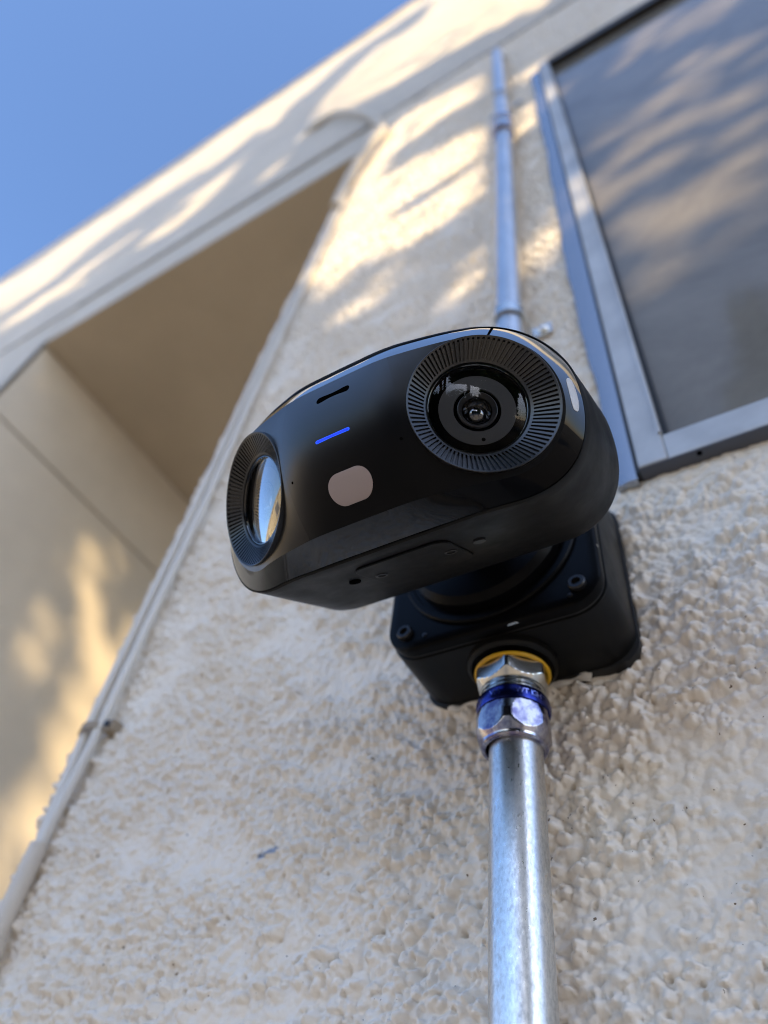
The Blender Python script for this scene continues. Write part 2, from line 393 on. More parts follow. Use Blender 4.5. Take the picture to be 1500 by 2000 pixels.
def near_wall():
    step = 0.0023
    zs = axis_samples(0.0, Z_BAND - 0.006, lambda z: max(0.00072, step * 0.92 * math.hypot(z - H, 0.30)) if z > H + 0.03 else max(0.0016, 0.09 * abs(z - H - 0.05)))
    def sx(s):
        if s < XC - 0.02: return max(0.0014, min(0.05, 0.25 * abs(s - XC)))
        if s > 0.10: return max(0.0012, 0.12 * (s - 0.09))
        return max(0.00074, step * math.hypot(s + 0.06, 0.29) * 0.92)
    ss = axis_samples(XC - 0.9, 2.2, sx)
    # put grid lines exactly on the window edge
    for arr, vals in ((ss, (WX0, WX1)), (zs, (WZ0, WZ1))):
        for v in vals: arr[np.argmin(np.abs(arr - v))] = v
    s, z = np.meshgrid(ss, zs)
    rc = 0.007                                   # rounded arris at the corner
    a = np.clip((XC + rc - s) / rc, 0, math.pi / 2)          # arc angle
    arc = s < XC + rc
    nx, ny = -np.sin(a), -np.cos(a)
    px = np.where(arc, XC + rc + rc * nx, s); py = np.where(arc, YW + rc + rc * ny, YW)
    deep = np.maximum(0, (XC + rc - s) - rc * math.pi / 2)
    py = py + deep
    h = stucco_height(s * 1000, z * 1000) * 0.001
    fade = np.where(s > 0.4, 0.5, 1.0 + 0.0 * np.clip(1 - np.abs(s - XC) / 0.02, 0, 1))
    # the stucco is trowelled smoother where it butts the window frame
    dw = np.maximum(np.maximum(WX0 - s, s - WX1), np.maximum(WZ0 - z, z - WZ1))
    h = h * np.where(np.abs(dw) < 0.02, 0.25 + 0.75 * np.clip(np.abs(dw) / 0.02, 0, 1), 1) * fade
    px = px + nx * h; py = py + ny * h
    V = np.stack([px, py, z], -1).reshape(-1, 3)
    nzr, nsr = s.shape
    idx = np.arange(nzr * nsr).reshape(nzr, nsr)
    q = np.stack([idx[:-1, :-1], idx[:-1, 1:], idx[1:, 1:], idx[1:, :-1]], -1)
    cs, cz = (s[:-1, :-1] + s[1:, 1:]) / 2, (z[:-1, :-1] + z[1:, 1:]) / 2
    keep = ~((cs > WX0) & (cs < WX1) & (cz > WZ0) & (cz < WZ1))
    q = q[keep].reshape(-1, 4)
    me = bpy.data.meshes.new('front_wall')
    me.vertices.add(len(V)); me.vertices.foreach_set('co', V.ravel().astype(np.float32))
    me.loops.add(q.size); me.loops.foreach_set('vertex_index', q.ravel().astype(np.int32))
    me.polygons.add(len(q)); me.polygons.foreach_set('loop_start', np.arange(0, q.size, 4, dtype=np.int32))
    me.update(calc_edges=True)
    me.polygons.foreach_set('use_smooth', np.ones(len(q), bool))
    me.materials.append(M['stucco'])
    o = bpy.data.objects.new('front_wall', me); COL.objects.link(o)
    print('near wall quads', len(q)); return hpart(o)
near_wall()

XL = -1.565                                     # side wall of the recess
Z_ROOF = H + 5.26
def block(name, boxes, m, sm=False):
    b = MB()
    for a, c in boxes: b.box(a, c)
    return hpart(b.build(name, m, None, sm))
def relief_sheet(name, x0, x1, z0, z1, y, m, step, amp, thick=0.25):
    """a front face with trowel relief, closed at the back as a slab"""
    nx, nz = max(2, int((x1 - x0) / step)), max(2, int((z1 - z0) / step))
    X, Z = np.meshgrid(np.linspace(x0, x1, nx), np.linspace(z0, z1, nz))
    hh = amp * (0.6 * perlin(X / 0.11, Z / 0.11, 31) + 0.5 * perlin(X / 0.045, Z / 0.04, 32) + perlin(X / 0.5, Z / 0.5, 33))
    hh[0] = hh[-1] = 0; hh[:, 0] = hh[:, -1] = 0
    V = np.stack([X, y - hh, Z], -1).reshape(-1, 3).tolist(); ix = np.arange(nx * nz).reshape(nz, nx)
    F = np.stack([ix[:-1, :-1], ix[:-1, 1:], ix[1:, 1:], ix[1:, :-1]], -1).reshape(-1, 4).tolist()
    o = hpart(mesh(name, V, F, m, None, True))
    return o
# lintel strip over the recess, upper wall above the joint, parapet cap
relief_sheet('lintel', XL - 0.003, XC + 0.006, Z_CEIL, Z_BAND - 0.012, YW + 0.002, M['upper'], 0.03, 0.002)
block('lintel_core', [((XL, YW + 0.006, Z_CEIL), (XC + 0.004, YW + 0.25, Z_BAND))], M['upper'])
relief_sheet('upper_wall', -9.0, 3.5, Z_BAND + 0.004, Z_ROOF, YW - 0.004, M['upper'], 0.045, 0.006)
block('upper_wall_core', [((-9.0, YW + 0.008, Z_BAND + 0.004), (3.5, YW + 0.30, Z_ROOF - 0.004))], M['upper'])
block('weep_screed', [((-9.0, YW - 0.006, Z_BAND - 0.001), (3.5, YW + 0.006, Z_BAND + 0.003))], M['alu'])
cap = block('parapet_cap', [((-9.03, YW - 0.016, Z_ROOF), (3.53, YW + 0.36, Z_ROOF + 0.12))], M['cap']); bevelled(cap, 0.012)
# recess: ceiling, back wall, side wall in two courses with an open joint, front of the far wing
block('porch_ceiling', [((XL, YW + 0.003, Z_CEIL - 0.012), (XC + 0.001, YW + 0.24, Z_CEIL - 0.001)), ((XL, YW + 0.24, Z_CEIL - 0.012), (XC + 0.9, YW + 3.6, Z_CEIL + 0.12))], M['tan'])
block('back_wall', [((XL, YW + 3.6, 0.0), (XC + 0.9, YW + 3.75, Z_CEIL + 0.12))], M['side'])
ZJ = H + 1.520
block('side_wall', [((XL - 0.25, YW + 0.012, 0.0), (XL, YW + 3.75, ZJ)), ((XL - 0.25, YW + 0.012, ZJ + 0.008), (XL, YW + 3.75, Z_BAND))], M['side'])
block('side_wall_joint', [((XL - 0.24, YW + 0.012, ZJ - 0.001), (XL - 0.008, YW + 3.7, ZJ + 0.009))], M['dark'])
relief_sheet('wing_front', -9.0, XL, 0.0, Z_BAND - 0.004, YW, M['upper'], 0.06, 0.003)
block('near_wall_core', [((XC + 0.03, YW + 0.02, 0.0), (WX0 - 0.01, YW + 0.25, Z_BAND)), ((WX0 - 0.01, YW + 0.02, 0.0), (2.2, YW + 0.25, WZ0 - 0.01)),
                         ((WX0 - 0.01, YW + 0.02, WZ1 + 0.01), (2.2, YW + 0.25, Z_BAND)), ((WX1 + 0.01, YW + 0.02, WZ0 - 0.01), (2.2, YW + 0.25, WZ1 + 0.01))], M['upper'])

# ------------------------------------------------------------------ aluminium window
win = tag(empty('aluminium_window', Matrix.Translation((WX0, YW, WZ0))), 'grey aluminium framed window with dusty dark glass in the stucco wall', 'window')
def wpart(mb, name, m, bev=0.0, sm=False):
    o = mb.build(name, m, None, sm); o.parent = win; o.matrix_parent_inverse = Matrix.Translation((-WX0, -YW, -WZ0))
    if bev: bevelled(o, bev)
    return o
fy = YW - 0.011                                  # front of the frame
GX0, GX1, GZ0, GZ1 = -0.0155, 1.026, H + 0.3865, H + 1.556
wpart(MB().box((WX0 + 0.002, fy, WZ0), (GX0 - 0.004, fy + 0.05, WZ1)), 'frame_stile', M['alu'], 0.0012)
wpart(MB().box((GX1, fy, WZ0), (WX1 - 0.002, fy + 0.05, WZ1)), 'frame_stile', M['alu'], 0.0012)
wpart(MB().box((GX0 - 0.004, fy + 0.0008, WZ0), (GX1, fy + 0.05, GZ0 - 0.003)), 'frame_sill', M['alu'], 0.0012)
wpart(MB().box((GX0 - 0.004, fy + 0.0008, GZ1), (GX1, fy + 0.05, WZ1)), 'frame_head', M['alu'], 0.0012)
gb = MB(); gb.box((GX0 - 0.0055, fy - 0.0022, GZ0 - 0.003), (GX0 - 0.0035, fy + 0.012, GZ1)); wpart(gb, 'glazing_bead', M['alu'], 0.0006)
gk = MB(); gk.box((GX0 - 0.004, fy + 0.006, GZ0 - 0.003), (GX0, fy + 0.012, GZ1)); wpart(gk, 'gasket', M['gasket'])
gk = MB(); gk.box((GX0, fy + 0.006, GZ0 - 0.003), (GX1, fy + 0.012, GZ0)); wpart(gk, 'gasket', M['gasket'])
gk = MB(); gk.box((GX0 - 0.004, fy - 0.004, GZ1 - 0.022), (GX1, fy + 0.012, GZ1 + 0.012)); wpart(gk, 'head_gap_shade', M['gasket'])  # dark bar standing for the shaded gap at the window head
wpart(MB().box((GX0, fy + 0.009, GZ0), (GX1, fy + 0.014, GZ1)), 'pane', M['pane'])
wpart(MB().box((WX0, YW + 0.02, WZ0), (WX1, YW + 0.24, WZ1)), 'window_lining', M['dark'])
# smooth metal flange left of the frame, its outer edge wavy where the stucco overlaps it
fl = MB(); zz = np.linspace(WZ0 - 0.004, WZ1 - 0.02, 90)
wav = -0.0125 - 0.006 * sstep(0, 1, (zz - WZ0) / 0.25) + 0.0022 * perlin(zz / 0.05, zz * 0 + 3.3, 40) + 0.003 * perlin(zz / 0.19, zz * 0 + 7.1, 41)
rr = [[(WX0 - 0.0005, YW - 0.0062, z), (WX0 + w_ * 0.45, YW - 0.0066, z), (WX0 + w_ * 0.9, YW - 0.0050, z), (WX0 + w_, YW - 0.0015, z), (WX0 + w_, YW + 0.004, z), (WX0 - 0.0005, YW + 0.004, z)] for z, w_ in zip(zz, wav)]
fl.rings(rr); wpart(fl, 'side_flange', M['flange'], 0, True)
wpart(MB().box((WX0 - 0.0006, fy + 0.004, WZ0), (WX0 + 0.0021, fy + 0.03, WZ1)), 'seal', M['gasket'])
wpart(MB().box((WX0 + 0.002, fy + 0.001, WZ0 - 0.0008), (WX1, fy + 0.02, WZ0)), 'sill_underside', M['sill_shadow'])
wpart(MB().lathe([(0.0016, 0), (0.0016, 0.001)], 14, (-0.003, fy + 0.004, WZ0 - 0.0012)), 'weep_hole', M['recess'])

# ------------------------------------------------------------------ conduits
CX, CY = -0.1120, 0.268
RC = 0.0117
low = tag(empty('steel_conduit', Matrix.Translation((CX, CY, 0))), 'bare galvanised conduit running up from below into the camera box', 'conduit', 'steel conduits')
def at(o, root):
    o.parent = root; o.matrix_parent_inverse = root.matrix_world.inverted(); return o
bpy.context.view_layer.update()
at(MB().lathe([(RC, 0), (RC, H + 0.190)], 64, (CX, CY, 0)).build('tube', M['steel']), low)

up = tag(empty('steel_conduit', Matrix.Translation((CX, CY, H + 0.34))), 'out of focus galvanised conduit climbing the wall above the camera', 'conduit', 'steel conduits')
bpy.context.view_layer.update()
CX2 = -0.1075
pts = [(CX2 - 0.002, CY, H + 0.35), (CX2, CY, H + 0.6), (CX2 + 0.002, CY + 0.001, H + 1.2), (CX2 - 0.001, CY, H + 1.6), (CX2 - 0.004, CY, H + 1.86)]
for k in range(1, 9):
    a = k / 8 * math.pi / 2; pts.append((CX2 - 0.004, CY + 0.05 * (1 - math.cos(a)), H + 1.86 + 0.05 * math.sin(a)))
at(MB().tube(pts, RC, 40).build('tube', M['steel']), up)

def hex_nut(zs, flat, cone, n=144, rot=0.0):
    """hexagonal nut: prism cut by a cone profile so the corners show curved chamfers"""
    rings = []
    for z, rc in zip(zs, cone):
        ring = []
        for i in range(n):
            a = 2 * math.pi * i / n + rot; k = ((a - rot + math.pi / 6) % (math.pi / 3)) - math.pi / 6
            r = min(flat / math.cos(k), rc); ring.append((r * math.cos(a), r * math.sin(a), z))
        rings.append(ring)
    return rings

# compression connector below the box
FX, FY = -0.1127, 0.268
con = tag(empty('conduit_connector', Matrix.Translation((FX, FY, H + 0.182))), 'zinc compression connector with blue dyed nut and yellow ring under box', 'connector')
bpy.context.view_layer.update()
zb = 0.048                                          # box bottom above the connector base
def cpart(mb, name, m, par=None, sharp=25, sm=True):
    o = mb.build(name, m, par or con, sm, sharp); return o
o_r = MB(); tor = []
for k in range(15):
    a = -math.pi / 2 + 2 * math.pi * k / 14 ; tor.append((0.0170 + 0.0011 * math.cos(a), 0.0408 + 0.0011 * math.sin(a)))
o_r.lathe(tor[:-1] + [tor[0]], 56, cap0=False, cap1=False); cpart(o_r, 'sealing_ring', M['yellow'], sharp=80)
nzs = np.linspace(0.0305, 0.0395, 22)
cone = [min(0.0150 + 0.80 * (z - 0.0305), 0.0176) for z in nzs]
nut = MB().rings(hex_nut(nzs, 0.0157, cone, rot=R(14))); cpart(nut, 'body_hex', M['zinc'], sharp=14)
thr = [(0.0146, 0.0312)]
for k in range(3):
    z = 0.0306 - k * 0.0022; thr += [(0.0147, z), (0.0147, z - 0.0012), (0.0140, z - 0.0016), (0.0140, z - 0.0020)]
thr += [(0.0147, 0.0242), (0.0147, 0.0225)]
cpart(MB().lathe(thr[::-1], 72), 'threaded_body', M['zinc'], sharp=40)
band = MB().lathe([(0.0140, 0.0172), (0.0163, 0.0176), (0.0166, 0.0185), (0.0166, 0.0236), (0.0161, 0.0245), (0.0140, 0.0246)], 72)
bo = cpart(band, 'embossed_band', M['blue_band'], sharp=40)
nz2 = np.linspace(0.0020, 0.0174, 34)
cone2 = [min(0.0163 + 0.0010 * min(1, (0.0174 - z) / 0.006) , 0.0146 + 0.46 * max(0, z - 0.0016) , 0.0172) for z in nz2]
rg = hex_nut(nz2, 0.0157, [min(c, 0.0158 + 0.62 * (0.0176 - z)) for c, z in zip(cone2, nz2)], rot=R(14))
rg = [[(0.0121 * math.cos(2 * math.pi * i / 144 + R(14)), 0.0121 * math.sin(2 * math.pi * i / 144 + R(14)), zq) for i in range(144)] for zq in (0.0060, 0.0008)] \
   + [[(rq * math.cos(2 * math.pi * i / 144 + R(14)), rq * math.sin(2 * math.pi * i / 144 + R(14)), zq) for i in range(144)] for rq, zq in ((0.0126, 0.0), (0.0139, 0.0002), (0.0146, 0.0010))] + rg
cn = MB().rings(rg, cap0=False); cpart(cn, 'compression_nut', M['blue_zinc'], sharp=16)

def ring_text(text, radius, z, size, ang0, m, parent):
    mb = MB(); a = ang0
    for ch in text:
        if ch != ' ':
            cu_ = bpy.data.curves.new('t', 'FONT'); cu_.body = ch; cu_.size = size; cu_.extrude = 0.00018; cu_.align_x = 'CENTER'
            to = bpy.data.objects.new('t', cu_); COL.objects.link(to); bpy.context.view_layer.update()
            me = to.to_mesh()
            V = []
            for v in me.vertices:
                aa = a + v.co.x / radius; rr_ = radius + v.co.z
                V.append((rr_ * math.sin(aa), -rr_ * math.cos(aa), z + v.co.y))
            mb.add(V, [tuple(p.vertices) for p in me.polygons]); to.to_mesh_clear()
            bpy.data.objects.remove(to); bpy.data.curves.remove(cu_)
        a += size * (0.74 if ch in 'WM' else 0.36 if ch == 'I' else 0.62) / radius
    o = mb.build('embossed_lettering', m, parent, False); return o
M['letter'] = mat('raised_letter', (0.30, 0.34, 0.72), 0.2, metal=1.0)
ring_text('EST   VM   WTIGHT   TL', 0.0167, 0.0195, 0.0040, R(-62), M['letter'], bo)

# upper coupling and its straps
def coupling(x, y, z, label):
    t = tag(empty('conduit_coupling', Matrix.Translation((x, y, z))), label, 'coupling'); bpy.context.view_layer.update()
    zz_ = np.linspace(0, 0.018, 20); cc = [min(0.0145 + 1.1 * q, 0.0178, 0.0145 + 1.1 * (0.0195 - q)) for q in zz_]
    MB().rings(hex_nut(zz_, 0.0153, cc)).build('lower_nut', M['blue_zinc'], t, True, 16)
    MB().lathe([(0.0140, 0.018), (0.0146, 0.020), (0.0146, 0.052), (0.0140, 0.054)], 48).build('sleeve', M['zinc'], t, True, 30)
    MB().rings([[(p[0], p[1], p[2] + 0.054) for p in r] for r in hex_nut(zz_, 0.0153, cc)]).build('upper_nut', M['blue_zinc'], t, True, 16)
    return t
coupling(CX2 + 0.002, CY, H + 1.185, 'blurred compression coupling with purple nut on the upper conduit')

def strap(x, z, label, group):
    t = tag(empty('conduit_strap', Matrix.Translation((x, YW, z))), label, 'strap', group); bpy.context.view_layer.update()
    hw = 0.0075; prof = []
    d = YW - CY; ro = 0.0128
    prof.append((-0.030, -0.0022)); prof.append((-0.0155, -0.0022)); prof.append((-ro, -0.0050)); prof.append((-ro, -d + 0.002))
    for k in range(1, 12):
        a = math.pi - k * math.pi / 12; prof.append((ro * math.cos(a), -d - ro * math.sin(a)))
    prof += [(ro, -d + 0.002), (ro, -0.0050), (0.0155, -0.0022), (0.030, -0.0022)]
    th = 0.0014; rr_ = []
    for i, (px, py) in enumerate(prof):
        q0, q1 = prof[max(0, i - 1)], prof[min(len(prof) - 1, i + 1)]
        tx, ty = q1[0] - q0[0], q1[1] - q0[1]; L = math.hypot(tx, ty); nx_, ny_ = ty / L, -tx / L
        rr_.append([(px, py, -hw), (px, py, hw), (px + nx_ * th, py + ny_ * th, hw), (px + nx_ * th, py + ny_ * th, -hw)])
    MB().rings(rr_).build('saddle', M['zinc'], t, True, 35)
    for sx_ in (-1, 1):
        MB().lathe([(0.0042, -0.0040), (0.0042, -0.0050), (0.0030, -0.0066), (0.0012, -0.0070)], 20, (sx_ * 0.0225, 0, 0), axis='y').build('screw_head', M['zinc'], t, True, 30)
    return t
strap(CX2, H + 0.592, 'bright two-eared strap holding the conduit just above the camera', 'conduit straps')
strap(CX2 + 0.001, H + 1.43, 'small bright strap high on the conduit above the purple coupling', 'conduit straps')

# ------------------------------------------------------------------ the junction box
BX, BZ = -0.1132, H + 0.2865
box = tag(empty('junction_box', Matrix.Translation((BX, YW, BZ))), 'square black metal weatherproof box screwed to the stucco behind the camera', 'junction box')
bpy.context.view_layer.update()
def rrect(hw, hh, r, n=10):
    out = []
    for cx_, cz_, a0 in ((hw - r, hh - r, 0), (-hw + r, hh - r, 90), (-hw + r, -hh + r, 180), (hw - r, -hh + r, 270)):
        for k in range(n + 1):
            a = R(a0 + 90 * k / n); out.append((cx_ + r * math.cos(a), cz_ + r * math.sin(a)))
    return out
def rr_rings(levels):
    return [[(x, y, z) for x, z in rrect(hw, hh, r)] for (hw, hh, r, y) in levels]
b = MB().rings(rr_rings([(0.0545, 0.0545, 0.016, -0.0435), (0.0558, 0.0558, 0.0165, -0.0432), (0.0562, 0.0562, 0.017, -0.0425), (0.0570, 0.0566, 0.018, -0.004), (0.0568, 0.0564, 0.018, -0.0025), (0.0560, 0.0558, 0.018, -0.002)]))
b.build('box_body', M['box'], box, True, 40)
g = MB().rings(rr_rings([(0.0548, 0.0548, 0.016, -0.0455), (0.0548, 0.0548, 0.016, -0.0434)])); g.build('cover_gasket', M['rubber'], box, True, 40)
c_ = MB().rings(rr_rings([(0.0500, 0.0500, 0.013, -0.0512), (0.0540, 0.0540, 0.016, -0.0510), (0.0552, 0.0552, 0.0165, -0.0502), (0.0556, 0.0556, 0.017, -0.0490), (0.0556, 0.0556, 0.017, -0.0454)]))
cover = c_.build('cover_plate', M['cover_plate'], box, True, 40)
# raised round boss in the middle of the cover
MB().lathe([(0.0475, -0.0508), (0.0475, -0.0525), (0.0467, -0.0533), (0.0440, -0.0533), (0.0436, -0.0526), (0.0300, -0.0526)][::-1], 72, (0, 0, -0.003), axis='y').build('round_boss', M['cover_plate'], cover, True, 30)
for sx_, sz_ in ((-1, -1), (1, -1), (-1, 1), (1, 1)):
    sb = MB().lathe([(0.0042, -0.0508), (0.0042, -0.0530), (0.0036, -0.0537), (0.0022, -0.0537), (0.0021, -0.0520), (0.0003, -0.0520)], 24, (sx_ * 0.0445, 0, sz_ * 0.0445), axis='y')
    sb.build('cover_screw', M['screw'], cover, True, 30)
for px, pz in ((-0.0335, -0.0488), (0.0405, -0.0500)):
    nb = MB().lathe([(0.0014, -0.0508), (0.0013, -0.0516), (0.0004, -0.0519)], 12, (px, 0, pz), axis='y'); nb.build('cover_pip', M['screw'], cover, True)
# bosses for the conduits
hubx, huby = FX - BX, CY - YW
MB().lathe([(0.0215, 0.0), (0.0215, -0.0030), (0.0205, -0.0042), (0.0196, -0.0046), (0.0188, -0.0040), (0.0184, -0.0005)][::-1], 56, (hubx, huby, -0.0566)).build('conduit_hub', M['box'], box, True, 35)
MB().lathe([(0.0185, 0.0), (0.0185, 0.004), (0.0160, 0.0045), (0.0160, 0.020), (0.0120, 0.021)], 48, (hubx, huby, 0.0566)).build('conduit_hub', M['zinc'], box, True, 35)
# chipped paint along the front arris
for k, (px, pz, l) in enumerate(((0.0553, 0.008, 0.010), (0.0553, -0.006, 0.006), (0.0551, -0.022, 0.0018), (0.0548, -0.029, 0.0022), (0.0535, -0.041, 0.0016), (0.046, -0.0515, 0.0018), (0.012, -0.0553, 0.006))):
    chip = MB()
    if pz > -0.05: chip.add([(px + 0.0006, -0.0486, pz - l / 2), (px + 0.0002, -0.0498, pz - l / 3), (px + 0.0002, -0.0500, pz + l / 3), (px + 0.0006, -0.0488, pz + l / 2)], [(0, 1, 2, 3)])
    else: chip.add([(px - l / 2, -0.0490, pz - 0.0005), (px - l / 3, -0.0499, pz - 0.0001), (px + l / 3, -0.0500, pz - 0.0001), (px + l / 2, -0.0492, pz - 0.0005)], [(0, 1, 2, 3)])
    chip.build('bare_metal_chip', M['zinc'], cover, False)
# foam gasket peeping out at one corner, caulk bead under the box
fg = MB().rings([[(x + 0.0012, y, z - 0.0012) for x, z in rrect(0.0566, 0.0560, 0.012)] for y in (-0.0055, 0.002)]); fg.build('foam_gasket', M['rubber'], box, True, 40)
ck = MB(); cpts = []
for k in range(40):
    t_ = k / 39; cpts.append((-0.050 + 0.082 * t_, -0.0025 + 0.0006 * math.sin(k * 1.3), -0.0572 + 0.0009 * math.sin(k * 0.9) + 0.006 * max(0, 0.12 - t_) / 0.12))
ck.tube(cpts, [0.0022 + 0.0007 * math.sin(k * 0.7) for k in range(40)], 8).build('caulk_bead', M['caulk'], box, True, 60)

# ------------------------------------------------------------------ the twin-lens security camera
DU = Vector((0.999993, -0.003, 0.0018)).normalized()
tilt = R(32.87)
DW = Vector((0, -math.cos(tilt), -math.sin(tilt))); DV = Vector((0, -math.sin(tilt), math.cos(tilt)))
DU = Vector((1, 0, 0)); rol = R(0.28); yaw = R(0.21)
DU, DV = DU * math.cos(rol) + DV * math.sin(rol), DV * math.cos(rol) - DU * math.sin(rol)
DU, DW = DU * math.cos(yaw) + DW * math.sin(yaw), DW * math.cos(yaw) - DU * math.sin(yaw)
DC = Vector((-0.112, 0.11756, H + 0.21897))
Y_ = -DW
dev = tag(empty('security_camera', Matrix(((DU.x, Y_.x, DV.x, DC.x), (DU.y, Y_.y, DV.y, DC.y), (DU.z, Y_.z, DV.z, DC.z), (0, 0, 0, 1)))),
          'black twin lens security camera with blue status light facing down from its mount', 'security camera')
MMu = 0.001
def L(u, v, w): return (u * MMu, -w * MMu, v * MMu)          # local (right, up, front) millimetres -> local object axes

AL, LS, RL = 0.4946, 55.76, 27.15
AA = LS - RL; RAD = AA / AL; DWL = 10.35; HF = 28.4; HT = 27.7; HB = -29.4; HO = -0.85      # panel edge: top, bottom, middle offset
def plan(s):
    sg, a = (1 if s >= 0 else -1), abs(s)
    if a < AA:
        ph = a / RAD; u, w = RAD * math.sin(ph), -RAD * (1 - math.cos(ph))
    else:
        ph = AL; u, w = RAD * math.sin(AL) + (a - AA) * math.cos(AL), -RAD * (1 - math.cos(AL)) - (a - AA) * math.sin(AL)
    k = 1 - max(0, 1 - a / 20) * 0.0
    return sg * u, w + DWL - 1.6 * math.exp(-(a / 16) ** 2), sg * ph
def barrel(s):
    a = abs(s); t = min(1, max(0, (a - 6) / 50)); t = t * t * (3 - 2 * t); return 8.0 * (1 - t) + 1.1 * t
def face(s, v, off=0.0):
    u, w, ph = plan(s); d = -barrel(s) * (v / RL) ** 2 + off
    if abs(s) > LS: d -= 0.9 * ((abs(s) - LS) / 30.0) ** 2
    return (u + math.sin(ph) * d, v, w + math.cos(ph) * d)

fm = MB()
S0 = 26.0
nx_, nv_ = 40, 36
gr = [[face(-S0 + 2 * S0 * i / nx_, HO - (HF + 0.15) + 2 * (HF + 0.15) * j / nv_) for i in range(nx_ + 1)] for j in range(nv_ + 1)]
fm.add([L(*p) for r in gr for p in r], [(j * (nx_ + 1) + i, j * (nx_ + 1) + i + 1, (j + 1) * (nx_ + 1) + i + 1, (j + 1) * (nx_ + 1) + i) for j in range(nv_) for i in range(nx_)])
def lens_outer(th):
    """outer boundary of the lens block in (s - LS, v) for direction th, + towards the end"""
    c, s_ = math.cos(th), math.sin(th); lim = HT if s_ > 0 else -HB
    if c >= 0: return HF + (lim - HF) * s_ * s_
    t1 = (LS - S0) / -c; t2 = lim / abs(s_) if abs(s_) > 1e-6 else 1e9
    return min(t1, t2)
NTH = 192
for sg in (1, -1):
    ring = []
    for k in range(5):
        row = []
        for i in range(NTH):
            th = 2 * math.pi * i / NTH; ro = lens_outer(th); r = RL + (ro - RL) * k / 4
            row.append(L(*face(sg * (LS + r * math.cos(th)), r * math.sin(th))))
        ring.append(row)
    fm.rings(ring, False, False)
fo = fm.build('front_panel', M['face'], dev, True, 50)

# outline of the face and of the rim behind it
def outline(n_st=60, n_end=80):
    P = []
    for i in range(n_st): P.append(('t', -1 + 2 * i / n_st))
    for i in range(n_end): P.append(('r', math.pi / 2 - math.pi * i / n_end))
    for i in range(n_st): P.append(('b', 1 - 2 * i / n_st))
    for i in range(n_end): P.append(('l', -math.pi / 2 - math.pi * i / n_end))
    return P
OUT = outline()
def face_edge(q):
    k, t = q
    if k in 'tb': return face(LS * t, HT if k == 't' else HB)
    r = lens_outer(math.atan2(math.sin(t), abs(math.cos(t)))); sg = 1 if k == 'r' else -1
    return face(sg * (LS + r * abs(math.cos(t))), r * math.sin(t))
UE, EX, HR = 49.0, 31.4, 36.2
def sup(c, e=2.35): return math.copysign(abs(c) ** (2 / e), c)
def rim_uv(q, HR=HR, EX=EX):
    k, t = q
    if k in 'tb': return UE * t, (HR - 0.3 if k == 't' else -HR)
    sg = 1 if k == 'r' else -1; s_ = math.sin(t)
    e = 2.35 - 0.3 * float(sstep(-0.2, 0.6, s_))
    return sg * (UE + EX * sup(abs(math.cos(t)), e)), (HR - 0.3 * max(0, s_)) * sup(s_, e)
def rim_w(q):
    u, v = rim_uv(q)
    lo = -14.2 - 14.8 * (max(0, abs(u) - 38) / 43.5) ** 1.5
    hi = face_edge(q)[2] - 8.0 - (3.0 * abs(math.cos(q[1])) if q[0] in 'lr' else 0.0)
    t = float(sstep(-20.0, 30.0, v)); return lo + (hi - lo) * t
bandm = MB(); rings_ = []
NB = 7
def band_pt(q, k, off=0.0):
    a = Vector(face_edge(q)); u, v = rim_uv(q); bb = Vector((u, v, rim_w(q)))
    p = a.lerp(bb, k); mid = 4 * k * (1 - k)
    # slight outward crown
    d = Vector((u, v * 1.4, 0)).normalized() if (u or v) else Vector((0, 0, 0))
    if q[0] in 'tb': d = Vector((0, 1 if q[0] == 't' else -1, 0))
    return p + (d * 0.55 + Vector((0, 0, 0.55))) * mid * 0.15 + (d * 0.7 + Vector((0, 0, 0.7))) * off
bandm.rings([[L(*band_pt(q, k / NB)) for q in OUT] for k in range(NB + 1)], False, False)
bandm.build('gloss_bezel', M['chrome'], dev, True, 50)
# rear shell
sh = []
def shell_ring(du, w_of, sc=1.0):
    r_ = []
    for q in OUT:
        u, v = rim_uv(q)
        r_.append(L(u * sc + (du if u > 0 else -du) * min(1, abs(u) / 50), v * sc + math.copysign(du, v) * min(1, abs(v) / 20), w_of(rim_w(q))))
    return r_
sh.append(shell_ring(-1.2, lambda r: r - 0.2))
sh.append(shell_ring(0.30, lambda r: r - 0.1))
sh.append(shell_ring(0.55, lambda r: r - 0.6))
for f_ in (0.12, 0.3, 0.5, 0.7, 0.85): sh.append(shell_ring(0.45 + 0.15 * math.sin(f_ * 3.0), lambda r, f_=f_: r * (1 - f_) + -80.0 * f_))
for a in (0, 20, 40, 60, 80): sh.append(shell_ring(0.6, lambda u, a=a: -80 - 8 * math.sin(R(a)), 1 - 0.17 * (1 - math.cos(R(a)))))
sh.append(shell_ring(0.0, lambda u: -88.5, 0.5)); sh.append(shell_ring(0.0, lambda u: -88.5, 0.05))
shell = MB().rings(sh, False, True).build('rear_shell', M['shell'], dev, True, 40)

